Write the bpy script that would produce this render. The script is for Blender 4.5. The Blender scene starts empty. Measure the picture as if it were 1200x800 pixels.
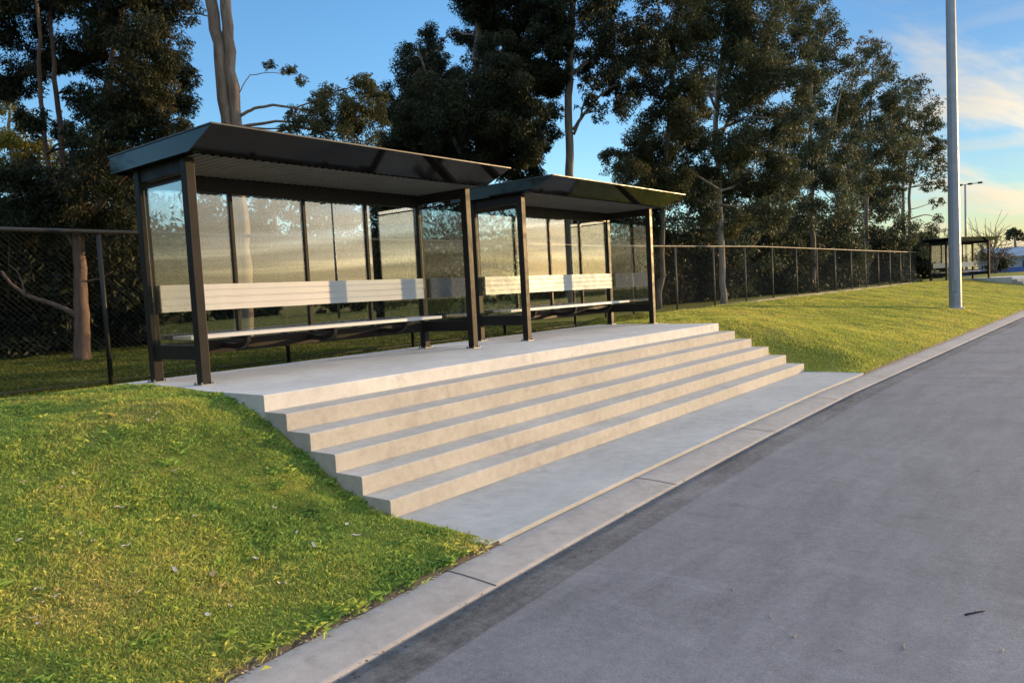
import bpy, bmesh, math, random
import numpy as np
from mathutils import Vector, Matrix

rng = np.random.default_rng(7)
random.seed(7)
scene = bpy.context.scene
COL = scene.collection
rad = math.radians

# ------------------------------------------------------------------ camera
F_PX = 892.145
CAM = np.array([0.0, 0.0, 1.6])
MR = np.array([[0.618948710577839, -0.7836227954312245, -0.05327108178537172],
               [0.08327256363268709, -0.001970988346595981, 0.9965248593743046],
               [0.7810045927010101, 0.6212337963162426, -0.06403433840088127]])
cd = bpy.data.cameras.new("camera")
cam = bpy.data.objects.new("camera", cd)
COL.objects.link(cam)
cd.sensor_width = 36.0
cd.lens = F_PX / 1200 * 36
cd.clip_start = 0.05
cd.clip_end = 5000
m = Matrix.Identity(4)
for i in range(3):
    m[i][0], m[i][1], m[i][2], m[i][3] = MR[0][i], MR[1][i], -MR[2][i], CAM[i]
cam.matrix_world = m
scene.camera = cam

def at(px, py, depth):
    """point at a given depth seen in the 1200x800 photograph at (px, py)"""
    return CAM + depth * (MR.T @ np.array([(px - 600) / F_PX, -(py - 400) / F_PX, 1.0]))

def in_view(P, pad=40):
    q = (P - CAM) @ MR.T
    z = np.maximum(q[:, 2], 1e-3)
    u = 600 + F_PX * q[:, 0] / z
    v = 400 - F_PX * q[:, 1] / z
    return (q[:, 2] > .3) & (u > -pad) & (u < 1200 + pad) & (v > -pad) & (v < 800 + pad), q[:, 2]

# ------------------------------------------------------------------ node helpers
def new_mat(name):
    mt = bpy.data.materials.new(name)
    mt.use_nodes = True
    nt = mt.node_tree
    return mt, nt, nt.nodes["Principled BSDF"]

def N(nt, typ, **kw):
    n = nt.nodes.new(typ)
    for k, v in kw.items():
        if k.startswith("i_"):
            key = k[2:]
            key = int(key) if key.isdigit() else key.replace("_", " ")
            n.inputs[key].default_value = v
        else:
            setattr(n, k, v)
    return n

def L(nt, a, b):
    nt.links.new(a, b)

def ramp(nt, fac, stops):
    r = N(nt, "ShaderNodeValToRGB")
    el = r.color_ramp.elements
    while len(el) < len(stops):
        el.new(0.5)
    for e, (p, c) in zip(el, stops):
        e.position = p
        e.color = (*c, 1) if len(c) == 3 else c
    L(nt, fac, r.inputs[0])
    return r.outputs[0]

def noise(nt, vec, scale, detail=4, rough=.55, dist=0.0, out=0):
    n = N(nt, "ShaderNodeTexNoise")
    n.inputs["Scale"].default_value = scale
    n.inputs["Detail"].default_value = detail
    n.inputs["Roughness"].default_value = rough
    n.inputs["Distortion"].default_value = dist
    L(nt, vec, n.inputs["Vector"])
    return n.outputs[out]

def pos(nt, scale=(1, 1, 1), rot=(0, 0, 0)):
    g = N(nt, "ShaderNodeNewGeometry")
    mp = N(nt, "ShaderNodeMapping")
    mp.inputs["Scale"].default_value = scale
    mp.inputs["Rotation"].default_value = rot
    L(nt, g.outputs["Position"], mp.inputs["Vector"])
    return mp.outputs[0]

def mix(nt, fac, a, b, mode="MIX"):
    n = N(nt, "ShaderNodeMix", data_type="RGBA", blend_type=mode)
    if isinstance(fac, (int, float)):
        n.inputs[0].default_value = fac
    else:
        L(nt, fac, n.inputs[0])
    for s, v in ((6, a), (7, b)):
        if isinstance(v, tuple):
            n.inputs[s].default_value = (*v, 1) if len(v) == 3 else v
        else:
            L(nt, v, n.inputs[s])
    return n.outputs[2]

def maprange(nt, v, a, b, c=0.0, d=1.0, smooth=True):
    n = N(nt, "ShaderNodeMapRange")
    if smooth:
        n.interpolation_type = "SMOOTHSTEP"
    L(nt, v, n.inputs[0])
    for i, x in enumerate((a, b, c, d)):
        n.inputs[1 + i].default_value = x
    return n.outputs[0]

def math_n(nt, op, a, b=None, c=None):
    n = N(nt, "ShaderNodeMath", operation=op)
    for i, v in enumerate((a, b, c)):
        if v is None:
            continue
        if isinstance(v, (int, float)):
            n.inputs[i].default_value = v
        else:
            L(nt, v, n.inputs[i])
    return n.outputs[0]

def bump(nt, bsdf, h, strength=.3, dist=.01):
    b = N(nt, "ShaderNodeBump")
    b.inputs["Strength"].default_value = strength
    b.inputs["Distance"].default_value = dist
    L(nt, h, b.inputs["Height"])
    L(nt, b.outputs[0], bsdf.inputs["Normal"])

# ------------------------------------------------------------------ materials
def mat_concrete(name, lo, hi, scale=1.0, stain=.35):
    mt, nt, b = new_mat(name)
    v = pos(nt)
    n1 = noise(nt, v, 1.1 * scale, 6, .6, .3)
    n2 = noise(nt, v, 9 * scale, 5, .6)
    n3 = noise(nt, v, 140, 3, .6)
    f = math_n(nt, "ADD", math_n(nt, "MULTIPLY", n1, .55), math_n(nt, "MULTIPLY", n2, .45))
    c = ramp(nt, f, [(.33, lo), (.66, hi)])
    dark = maprange(nt, noise(nt, pos(nt, (1, 1, 1), (0, 0, .6)), 2.3, 7, .68, .8), .56, .74)
    c = mix(nt, math_n(nt, "MULTIPLY", dark, stain), c, tuple(x * .6 for x in lo))
    c = mix(nt, .12, c, ramp(nt, n3, [(.3, (.1, .1, .1)), (.7, (.75, .75, .75))]), "OVERLAY")
    L(nt, c, b.inputs["Base Color"])
    b.inputs["Roughness"].default_value = .85
    bump(nt, b, math_n(nt, "ADD", n3, math_n(nt, "MULTIPLY", n2, 2.0)), .22, .004)
    return mt

M = {}
M["concrete"] = mat_concrete("landing_concrete", (.46, .462, .462), (.64, .638, .63), 1.0, .45)
M["riser"] = mat_concrete("step_concrete", (.32, .308, .288), (.47, .452, .42), 1.4, .35)
M["pad"] = mat_concrete("pad_concrete", (.29, .295, .295), (.42, .425, .42), .8, .5)
M["kerb"] = mat_concrete("kerb_concrete", (.27, .245, .225), (.40, .365, .34), 1.5, .5)
M["path"] = mat_concrete("path_concrete", (.42, .39, .35), (.56, .53, .48))

def mat_asphalt(name, lo, hi, dark):
    mt, nt, b = new_mat(name)
    v = pos(nt)
    big = noise(nt, v, .45, 6, .62, .6)
    streak = noise(nt, pos(nt, (.55, 2.6, 1), (0, 0, rad(38))), 1.6, 7, .68, .5)
    fine = noise(nt, v, 240, 2, .5)
    mid = noise(nt, v, 22, 6, .7)
    f = math_n(nt, "ADD", math_n(nt, "MULTIPLY", big, .34), math_n(nt, "ADD", math_n(nt, "MULTIPLY", streak, .36), math_n(nt, "MULTIPLY", mid, .30)))
    c = ramp(nt, f, [(.39, lo), (.59, hi)])
    vor = N(nt, "ShaderNodeTexVoronoi", feature="DISTANCE_TO_EDGE")
    vor.inputs["Scale"].default_value = .35
    L(nt, mix(nt, .35, v, noise(nt, v, 1.2, 5, .7, 0, 1)), vor.inputs["Vector"])
    scr = noise(nt, pos(nt, (9, .7, 1), (0, 0, rad(-20))), 3.2, 3, .5, .4)
    c = mix(nt, math_n(nt, "MULTIPLY", maprange(nt, scr, .64, .76), .25), c, tuple(min(1, x * 1.5) for x in hi))
    wipe = noise(nt, pos(nt, (2.2, .5, 1), (0, 0, rad(-52))), 1.3, 6, .7, .6)
    c = mix(nt, math_n(nt, "MULTIPLY", maprange(nt, wipe, .54, .72), .30), c, tuple(min(1, x * 1.35) for x in hi))
    c = mix(nt, math_n(nt, "MULTIPLY", maprange(nt, wipe, .46, .30), .35), c, tuple(x * .62 for x in lo))
    rust = maprange(nt, noise(nt, v, .9, 4, .6, .5), .64, .78)
    c = mix(nt, math_n(nt, "MULTIPLY", rust, .22), c, (.20, .135, .11))
    c = mix(nt, .28, c, ramp(nt, fine, [(.3, (.1, .1, .1)), (.72, (.85, .85, .85))]), "OVERLAY")
    c = mix(nt, .22, c, ramp(nt, noise(nt, v, 85, 3, .7), [(.34, (.12, .12, .12)), (.68, (.85, .85, .85))]), "OVERLAY")
    L(nt, c, b.inputs["Base Color"])
    b.inputs["Roughness"].default_value = .8
    b.inputs["Specular IOR Level"].default_value = .35
    bump(nt, b, math_n(nt, "ADD", fine, math_n(nt, "MULTIPLY", mid, 1.2)), .35, .006)
    return mt

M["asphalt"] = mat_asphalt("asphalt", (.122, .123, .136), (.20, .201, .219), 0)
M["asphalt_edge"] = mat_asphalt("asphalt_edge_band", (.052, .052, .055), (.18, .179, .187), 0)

def mat_grass_ground(name):
    mt, nt, b = new_mat(name)
    v = pos(nt)
    f = math_n(nt, "ADD", math_n(nt, "MULTIPLY", noise(nt, v, .9, 6, .65), .5), math_n(nt, "MULTIPLY", noise(nt, v, 14, 5, .7), .5))
    c = ramp(nt, f, [(.3, (.07, .085, .018)), (.5, (.17, .18, .035)), (.68, (.28, .24, .06))])
    L(nt, c, b.inputs["Base Color"])
    b.inputs["Roughness"].default_value = .95
    b.inputs["Specular IOR Level"].default_value = .1
    bump(nt, b, noise(nt, v, 45, 4, .7), .8, .03)
    return mt

def mat_blades(name, stops, patch, transl=.35, gain=.62, bright=0.0):
    """grass blades: colour by clump patches and by blade"""
    mt, nt, b = new_mat(name)
    at_ = N(nt, "ShaderNodeAttribute", attribute_name="rnd")
    v = pos(nt)
    n1 = noise(nt, v, patch, 5, .62, .3)
    n2 = noise(nt, v, patch * 5, 3, .6)
    f = math_n(nt, "ADD", math_n(nt, "MULTIPLY_ADD", n1, gain, .29 - .5 * gain), math_n(nt, "ADD", math_n(nt, "MULTIPLY", n2, .24), math_n(nt, "MULTIPLY", at_.outputs["Fac"], .22)))
    c = ramp(nt, f, stops)
    vv = math_n(nt, "MULTIPLY_ADD", math_n(nt, "FRACT", math_n(nt, "MULTIPLY", at_.outputs["Fac"], 7.31)), 2 * bright, 1 - bright)
    sc2 = N(nt, "ShaderNodeVectorMath", operation="SCALE")
    L(nt, c, sc2.inputs[0]); L(nt, vv, sc2.inputs["Scale"])
    c = sc2.outputs[0]
    L(nt, c, b.inputs["Base Color"])
    b.inputs["Roughness"].default_value = .6
    b.inputs["Specular IOR Level"].default_value = .2
    tr = N(nt, "ShaderNodeBsdfTranslucent")
    L(nt, c, tr.inputs[0])
    ms = N(nt, "ShaderNodeMixShader")
    ms.inputs[0].default_value = transl
    L(nt, b.outputs[0], ms.inputs[1])
    L(nt, tr.outputs[0], ms.inputs[2])
    L(nt, ms.outputs[0], nt.nodes["Material Output"].inputs[0])
    return mt

M["lawn"] = mat_grass_ground("lawn_soil")
M["grass"] = mat_blades("grass_blades", [(.25, (.065, .14, .04)), (.38, (.16, .285, .07)), (.50, (.265, .395, .085)), (.62, (.43, .47, .10)), (.80, (.56, .46, .18))], .8, .45, 1.1, .42)
M["grass_far"] = mat_blades("grass_blades_sunny", [(.30, (.23, .31, .06)), (.46, (.40, .45, .09)), (.6, (.53, .52, .11)), (.75, (.66, .56, .17))], .45, .45, .8, .3)
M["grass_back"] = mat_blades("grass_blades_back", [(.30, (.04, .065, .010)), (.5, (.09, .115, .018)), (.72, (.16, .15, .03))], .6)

def mat_leaf(name, stops, transl=.3, patch=.5):
    return mat_blades(name, stops, patch, transl, .62, .5)
M["leaf_dark"] = mat_leaf("leaves_dark_green", [(.32, (.010, .015, .008)), (.5, (.020, .028, .013)), (.66, (.038, .042, .018)), (.85, (.07, .058, .028))], .2)
M["leaf_sunlit_brown"] = mat_leaf("leaves_sunlit_brown", [(.32, (.020, .027, .013)), (.5, (.042, .046, .020)), (.62, (.085, .070, .030)), (.80, (.14, .095, .045))])
M["leaf_olive"] = mat_leaf("leaves_yellow_olive", [(.32, (.028, .038, .018)), (.5, (.060, .066, .028)), (.66, (.10, .095, .038)), (.85, (.15, .125, .05))])
M["leaf_mid"] = mat_leaf("leaves_mid_green", [(.32, (.033, .045, .025)), (.5, (.062, .076, .040)), (.66, (.095, .103, .052)), (.85, (.15, .12, .065))])
M["leaf_red"] = mat_leaf("leaves_reddish_tips", [(.32, (.05, .045, .03)), (.5, (.085, .06, .04)), (.75, (.14, .085, .06))])

def mat_bark(name, lo, hi, sc=(3, 3, .5)):
    mt, nt, b = new_mat(name)
    v = pos(nt, sc)
    f = noise(nt, v, 4, 6, .65, .4)
    c = ramp(nt, f, [(.32, lo), (.66, hi)])
    L(nt, c, b.inputs["Base Color"])
    b.inputs["Roughness"].default_value = .85
    bump(nt, b, noise(nt, v, 11, 5, .7), .6, .02)
    return mt
M["bark_tan"] = mat_bark("bark_smooth_tan", (.13, .095, .075), (.30, .23, .18))
M["bark_grey"] = mat_bark("bark_grey", (.07, .058, .048), (.19, .155, .125))
M["bark_red"] = mat_bark("bark_red_brown", (.055, .036, .027), (.16, .10, .07))
M["bark_pale"] = mat_bark("bark_pale", (.20, .165, .14), (.42, .36, .31))

def mat_paint(name, col, rough, metallic=0.0, spec=.5, var=.15):
    mt, nt, b = new_mat(name)
    v = pos(nt)
    f = noise(nt, v, 3.5, 5, .6)
    c = ramp(nt, f, [(.3, tuple(x * (1 - var) for x in col)), (.7, tuple(min(1, x * (1 + var)) for x in col))])
    L(nt, c, b.inputs["Base Color"])
    L(nt, maprange(nt, noise(nt, v, 7, 4, .6), .3, .7, rough * .85, rough * 1.2), b.inputs["Roughness"])
    b.inputs["Metallic"].default_value = metallic
    b.inputs["Specular IOR Level"].default_value = spec
    return mt
M["black"] = mat_paint("black_powder_coat", (.020, .018, .017), .45, 0.0, .14)
M["black_gloss"] = mat_paint("charcoal_gloss_fascia", (.005, .005, .0055), .06, 0.0, .2)
M["fence_black"] = mat_paint("black_fence_coating", (.012, .012, .013), .5)
M["fence_grey"] = mat_paint("galvanised_fence", (.075, .07, .062), .6, .0, .3)
M["alu"] = mat_paint("anodised_aluminium", (.47, .49, .52), .5, .1, .5, .05)
M["sheet"] = mat_paint("roof_sheet_metal", (.05, .05, .05), .45, .2)
M["soffit"] = mat_paint("soffit_sheet", (.10, .10, .095), .55, .1)
M["pole"] = mat_paint("galvanised_pole", (.27, .30, .35), .5, .3, .5, .12)
M["steel"] = mat_paint("grey_steel", (.25, .25, .25), .5, .5)
M["rubber"] = mat_paint("plain_dark", (.03, .03, .03), .7)
M["dry_leaf_pale"] = mat_paint("dry_leaf_pale", (.55, .47, .38), .7)
M["dry_leaf_tan"] = mat_paint("dry_leaf_tan", (.42, .24, .14), .7)
M["twig"] = mat_paint("dry_twig", (.36, .28, .20), .8)
M["twig_dark"] = mat_paint("dark_twig", (.03, .026, .024), .8)
M["shed_wall"] = mat_paint("shed_wall", (.26, .33, .44), .6)
M["shed_roof"] = mat_paint("shed_roof", (.20, .26, .35), .5, .2)
M["shed_door"] = mat_paint("shed_door", (.035, .04, .05), .6)
M["blue"] = mat_paint("blue_barrier", (.035, .10, .36), .55)

def mat_glass():
    mt, nt, b = new_mat("shelter_glass")
    nt.nodes.remove(b)
    g = N(nt, "ShaderNodeNewGeometry")
    d = N(nt, "ShaderNodeVectorMath", operation="DOT_PRODUCT")
    L(nt, g.outputs["Normal"], d.inputs[0])
    L(nt, g.outputs["Incoming"], d.inputs[1])
    c = math_n(nt, "ABSOLUTE", d.outputs["Value"])
    p = math_n(nt, "POWER", math_n(nt, "SUBTRACT", 1.0, c), 5.0)
    fac = math_n(nt, "MULTIPLY_ADD", p, .85, .16)
    tr = N(nt, "ShaderNodeBsdfTransparent")
    tr.inputs[0].default_value = (.90, .93, .92, 1)
    gl = N(nt, "ShaderNodeBsdfGlossy")
    gl.inputs["Roughness"].default_value = 0.0
    gl.inputs["Color"].default_value = (1, 1, 1, 1)
    ms = N(nt, "ShaderNodeMixShader")
    L(nt, fac, ms.inputs[0])
    L(nt, tr.outputs[0], ms.inputs[1])
    L(nt, gl.outputs[0], ms.inputs[2])
    L(nt, ms.outputs[0], nt.nodes["Material Output"].inputs[0])
    return mt
M["glass"] = mat_glass()

# ------------------------------------------------------------------ mesh helpers
class MB:
    def __init__(self):
        self.v, self.f, self.s = [], [], []
    def add(self, vs, fs, smooth=False):
        o = len(self.v)
        self.v += [tuple(map(float, p)) for p in vs]
        self.f += [tuple(o + i for i in f) for f in fs]
        self.s += [smooth] * len(fs)
        return self
    def box(self, x0, x1, y0, y1, z0, z1, ch=0.0):
        if ch:
            return self.cbox(x0, x1, y0, y1, z0, z1, ch)
        vs = [(x, y, z) for z in (z0, z1) for y in (y0, y1) for x in (x0, x1)]
        return self.add(vs, [(0, 2, 3, 1), (4, 5, 7, 6), (0, 1, 5, 4), (2, 6, 7, 3), (0, 4, 6, 2), (1, 3, 7, 5)])
    def cbox(self, x0, x1, y0, y1, z0, z1, c):
        bm = bmesh.new()
        bmesh.ops.create_cube(bm, size=1)
        for v in bm.verts:
            v.co = ((x0 + x1) / 2 + v.co.x * (x1 - x0), (y0 + y1) / 2 + v.co.y * (y1 - y0), (z0 + z1) / 2 + v.co.z * (z1 - z0))
        bmesh.ops.bevel(bm, geom=list(bm.edges), offset=c, segments=2, affect="EDGES", profile=.5)
        bm.verts.index_update()
        self.add([v.co[:] for v in bm.verts], [[v.index for v in f.verts] for f in bm.faces])
        bm.free()
        return self
    def prism_x(self, prof, x0, x1):
        """closed (y, z) profile, anticlockwise seen from +x, extruded along x"""
        n = len(prof)
        vs = [(x0, y, z) for y, z in prof] + [(x1, y, z) for y, z in prof]
        fs = [tuple(range(n - 1, -1, -1)), tuple(range(n, 2 * n))]
        fs += [(i, (i + 1) % n, n + (i + 1) % n, n + i) for i in range(n)]
        return self.add(vs, fs)
    def tube(self, pts, rs, n=8, cap=True, smooth=True, up=None):
        pts = [np.array(p, float) for p in pts]
        if np.isscalar(rs):
            rs = [rs] * len(pts)
        vs, fs = [], []
        ref = None
        for i, p in enumerate(pts):
            d = pts[min(i + 1, len(pts) - 1)] - pts[max(i - 1, 0)]
            d /= np.linalg.norm(d) + 1e-12
            if ref is None:
                ref = np.array([1, 0, 0.]) if abs(d[0]) < .8 else np.array([0, 1, 0.])
            a = ref - d * (ref @ d); a /= np.linalg.norm(a)
            ref = a
            b = np.cross(d, a)
            for k in range(n):
                t = 2 * math.pi * k / n
                vs.append(p + rs[i] * (a * math.cos(t) + b * math.sin(t)))
        for i in range(len(pts) - 1):
            for k in range(n):
                k2 = (k + 1) % n
                fs.append((i * n + k, i * n + k2, (i + 1) * n + k2, (i + 1) * n + k))
        if cap:
            fs.append(tuple(range(n - 1, -1, -1)))
            fs.append(tuple((len(pts) - 1) * n + k for k in range(n)))
        return self.add(vs, fs, smooth)
    def build(self, name, mat, parent=None):
        me = bpy.data.meshes.new(name)
        me.from_pydata(self.v, [], self.f)
        me.polygons.foreach_set("use_smooth", self.s)
        me.materials.append(mat)
        me.update()
        o = bpy.data.objects.new(name, me)
        COL.objects.link(o)
        if parent:
            o.parent = parent
        return o

def np_mesh(name, V, Fq, mat, parent=None, rnd=None, smooth=False):
    """mesh from numpy arrays: V (n,3), Fq (m,k) with k = 3 or 4"""
    me = bpy.data.meshes.new(name)
    k = Fq.shape[1]
    me.vertices.add(len(V)); me.vertices.foreach_set("co", V.astype(np.float32).ravel())
    me.loops.add(Fq.size); me.loops.foreach_set("vertex_index", Fq.astype(np.int32).ravel())
    me.polygons.add(len(Fq)); me.polygons.foreach_set("loop_start", np.arange(0, Fq.size, k, dtype=np.int32))
    try:
        me.polygons.foreach_set("loop_total", np.full(len(Fq), k, dtype=np.int32))
    except Exception:
        pass
    me.update(calc_edges=True)
    if rnd is not None:
        a = me.attributes.new("rnd", "FLOAT", "FACE")
        a.data.foreach_set("value", rnd.astype(np.float32))
    if smooth:
        me.polygons.foreach_set("use_smooth", np.ones(len(Fq), dtype=bool))
    me.materials.append(mat)
    o = bpy.data.objects.new(name, me)
    COL.objects.link(o)
    if parent:
        o.parent = parent
    return o

def tag(o, label=None, cat=None, group=None, kind=None):
    if label: o["label"] = label
    if cat: o["category"] = cat
    if group: o["group"] = group
    if kind: o["kind"] = kind
    return o

def empty(name, loc=(0, 0, 0), rz=0.0):
    o = bpy.data.objects.new(name, None)
    o.empty_display_size = .2
    o.location = loc
    o.rotation_euler = (0, 0, rz)
    COL.objects.link(o)
    return o

def copy_tree(o, parent=None):
    c = o.copy()
    COL.objects.link(c)
    if parent:
        c.parent = parent
    for ch in list(o.children):
        copy_tree(ch, c)
    return c

# ------------------------------------------------------------------ terrain
XL, XR = 3.68, 13.10            # ends of the flight of steps
R_, T_, Y0 = .1414, .299, 5.63  # riser, tread, top nosing
ZP = 6 * R_                     # platform level
YB = 8.38                       # back edge of the platform

def kerb_y(x):
    x = np.asarray(x, float)
    a = 3.245 - .0037 * np.clip(9 - x, 0, 40) ** 2
    b = -.030 * np.clip(x - 11, 0, 400) - .0009 * np.clip(x - 34, 0, 66) ** 2 - .12 * np.clip(x - 100, 0, 400)
    return a + b

_ly = [2.0, 3.1, 3.4, 3.7, 4.05, 4.21, 4.39, 4.68, 4.88, 5.19, 5.41, 5.76, 6.01, 6.28, 7.0, 7.8, 8.3, 8.6, 9.0, 200]
_lz = [.0, .0, .005, .015, .03, .06, .12, .22, .33, .47, .60, .73, .80, .83, .86, .86, .82, .77, .75, .75]
_fs = [0, .35, 1.0, 1.9, 2.7, 3.4, 4.2, 5.0, 5.3, 5.7, 6.0, 200]
_fz = [.0, .05, .22, .47, .68, .80, .865, .87, .84, .78, .75, .75]

def hnoise(x, y):
    return (.018 * np.sin(2.1 * x + 1.3 * y) * np.sin(1.7 * y - .9 * x + 1) + .011 * np.sin(5.3 * x - 2.2 * y + .7) * np.sin(4.1 * y + 1.9 * x)
            + .006 * np.sin(11 * x + 3 * y) * np.sin(9 * y - 5 * x) + .006 * np.sin(23 * x - 7 * y) * np.sin(19 * y + 9 * x + 2))

def height(x, y):
    x = np.asarray(x, float); y = np.asarray(y, float)
    s = y - kerb_y(x)
    # left lawn
    hl = np.interp(y, _ly, _lz)
    hf = np.interp(s, _fs, _fz)
    t = np.clip((3.55 - x) / 2.2, 0, 1); t = t * t * (3 - 2 * t)
    left = hl * (1 - t) + hf * t
    q = np.clip((3.68 - x) / .45, 0, 1); q = q * q * (3 - 2 * q)
    left = left + (-.05 + .085 * q) * np.clip((3.68 + .9 - x) / .9, 0, 1) * np.clip((y - 3.9) / .4, 0, 1) * np.clip((6.4 - y) / .5, 0, 1) * np.clip((x - 1.2) / 1.5, 0, 1)
    # right lawn
    flat = np.where(x > 40, .03 * np.clip((x - 40) / 10, 0, 4), 0)
    ramp_ = np.where(s < 5.6, .90 * np.clip(s / 5.6, 0, 1) ** .85, .90)
    back = np.clip((y - 8.95) / .8, 0, 1)
    ramp_ = ramp_ * (1 - back) + .76 * back
    bumpz = .82 * np.clip((y - 3.25) / 2.6, 0, 1) ** .8
    bw = np.clip((x - 13.1) / 1.5, 0, 1); bw = bw * bw * (3 - 2 * bw)
    bd = np.clip((20 - x) / 5.2, 0, 1); bd = bd * bd * (3 - 2 * bd)
    crest = ramp_ + np.maximum(bumpz - ramp_, 0) * bd * np.clip(1 - back, 0, 1)
    st = np.interp(y, [3.2, 4.1, 4.25, 5.63, 5.9, 6.4, 8.4, 8.9, 9.8], [0, .0, .02, .66, .76, .82, .82, .80, .76])
    right = st * (1 - bw) + crest * bw
    right = right + flat * np.clip(s / 4, 0, 1)
    w = np.clip((x - 6) / 5, 0, 1)
    h = left * (1 - w) + right * w
    amp = np.clip(s / .8, 0, 1) * np.where((x > 3.2) & (x < 13.6) & (y < 8.6), .3, 1.0)
    return h + hnoise(x, y) * amp + np.clip(s, -1, 0) * 2.5

def grid_mesh(name, xs, yfun, rows, zfun, mat, keep=None):
    X = np.repeat(np.asarray(xs)[:, None], rows, 1)
    Y = yfun(X)
    Z = zfun(X, Y)
    V = np.stack([X, Y, Z], -1).reshape(-1, 3)
    nx = len(xs)
    i, j = np.meshgrid(np.arange(nx - 1), np.arange(rows - 1), indexing="ij")
    a = (i * rows + j).ravel(); b = ((i + 1) * rows + j).ravel()
    Fq = np.stack([a, b, b + 1, a + 1], -1)
    if keep is not None:
        c = V[Fq].mean(1)
        Fq = Fq[keep(c)]
    return np_mesh(name, V, Fq, mat, smooth=True)

def arr(*segs):
    out = []
    for a, b, st in segs:
        out += list(np.arange(a, b - 1e-6, st))
    out.append(segs[-1][1])
    return np.array(out)

xs = arr((-300, -40, 20), (-40, -12, 2), (-12, -4, .5), (-4, 3.70, .1), (3.70, 13.08, .30), (13.08, 20, .14), (20, 45, .4), (45, 80, 1.0), (80, 160, 8), (160, 400, 30))
ylow = np.concatenate([[-.025, 0, .012, .03], np.linspace(.09, 1, 11)])
yhigh = arr((4.13, 9.9, .12), (9.9, 20, .8), (20, 60, 5), (60, 460, 40))
def lawn_y(X):
    lo = kerb_y(X[:, :1]) + (4.13 - kerb_y(X[:, :1])) * ylow[None, :-1]
    return np.concatenate([lo, np.repeat(yhigh[None, :], len(X), 0)], 1)
rows = len(ylow) - 1 + len(yhigh)
def not_steps(c):
    return ~((c[:, 0] > 3.70) & (c[:, 0] < 13.08) & (c[:, 1] < YB - .02))
lawn = grid_mesh("lawn", xs, lawn_y, rows, height, M["lawn"], not_steps)
lawn.data.materials.append(mat_concrete("bare_soil", (.035, .028, .02), (.09, .07, .05), 3, .3))
soil = np.zeros(len(lawn.data.polygons), dtype=np.int32)
cz = np.array([p.center[:2] for p in lawn.data.polygons])
soil[(cz[:, 1] - kerb_y(cz[:, 0])) < .035 + .012 * np.sin(cz[:, 0] * 9)] = 1
lawn.data.polygons.foreach_set("material_index", soil)
tag(lawn, kind="structure")

# kerb, road
KW = .40
xs_r = arr((-300, -40, 20), (-40, -4, 2), (-4, 34, .35), (34, 80, 1.5), (80, 160, 8), (160, 400, 30))
def strip(name, offs, mat, zs):
    offs = np.array(offs)
    return grid_mesh(name, xs_r, lambda X: kerb_y(X[:, :1]) + offs[None, :], len(offs), lambda X, Y: np.repeat(np.array(zs)[None, :], len(X), 0), mat)
tag(strip("kerb", [0.0, -.004, -.03, -.14, -.26, -.36, -.40, -.41], M["kerb"], [-.15, -.026, -.018, -.018, -.024, -.0305, -.0330, -.12]), kind="structure")
road = strip("road", [-.40, -.42, -.5, -.6, -.69, -1.2, -2.5, -4, -6, -8.4], M["asphalt"], [-.09, -.0335, -.034, -.036, -.037, -.036, -.02, -.005, -.02, -.06])
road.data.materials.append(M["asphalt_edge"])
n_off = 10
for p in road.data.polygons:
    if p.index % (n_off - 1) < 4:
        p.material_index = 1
tag(road, kind="structure")
far_side = strip("verge", [-8.4, -8.5, -8.9, -20, -60, -200, -600], M["lawn"], [-.11, -.05, -.02, .0, .0, .0, .0])
tag(far_side, kind="structure")
# contraction joints of the kerb are real gaps filled with dirt
jm = MB()
for jx in np.arange(-4.1, 40, 2.42):
    for (o0, o1, z) in ((-.005, -.14, 0), (-.14, -.26, 0), (-.26, -.395, 0)):
        y0, y1 = float(kerb_y(jx)) + o0, float(kerb_y(jx)) + o1
        za = {-.005: -.0165, -.14: -.0165, -.26: -.0220}[o0]
        zb = {-.14: -.0165, -.26: -.0220, -.395: -.0312}[o1]
        jm.add([(jx, y0, za), (jx + .012, y0, za), (jx + .012, y1, zb), (jx, y1, zb)], [(0, 3, 2, 1)])
tag(jm.build("kerb_joints", M["rubber"]), kind="structure")

# pad between the kerb and the lowest step: pavement
pv = MB()
px_ = np.linspace(3.60, 13.12, 28)
top, bot = [], []
vs, fs = [], []
for x in px_:
    ky = float(kerb_y(x)) + .004
    vs += [(x, ky, -.2), (x, ky, .0), (x, ky + .006, .004), (x, 4.16, .004)]
for i in range(len(px_) - 1):
    for k in range(3):
        a = i * 4 + k
        fs.append((a, a + 4, a + 5, a + 1))
fs.append((0, 1, 2, 3)); e = (len(px_) - 1) * 4; fs.append((e + 3, e + 2, e + 1, e))
pv.add(vs, fs)
tag(pv.build("pavement", M["pad"]), kind="structure")

# ------------------------------------------------------------------ concrete steps with platform
def make_steps(xl, xr, mats):
    root = empty("concrete_steps", ((xl + xr) / 2, Y0, 0))
    w = (xr - xl) / 2
    def nosed(y0, y1, z0, z1, name):
        c = .012
        prof = [(y0, z0), (y1, z0), (y1, z1), (y0 + c, z1), (y0 + c * .35, z1 - c * .3), (y0, z1 - c)]
        mb = MB().prism_x(prof, -w, w)
        return mb.build(name, mats, root)
    pl = nosed(0, YB - Y0, -.3, ZP, "landing")
    pl.data.materials[0] = M["concrete"]
    for i in range(1, 6):
        nosed(-i * T_, -(i - 1) * T_ - .0005, -.3, ZP - i * R_, "step")
    return root
steps = make_steps(XL, XR, M["riser"])
tag(steps, "wide pale concrete flight of six steps with a landing carrying the two near shelters", "steps")
# landing end widened under the last post
MBx = MB().box(XR - (XL + XR) / 2 + .001, 13.42 - (XL + XR) / 2, 1.15, YB - Y0, -.3, ZP - .003).build("landing_edge", M["concrete"], steps)

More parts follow.
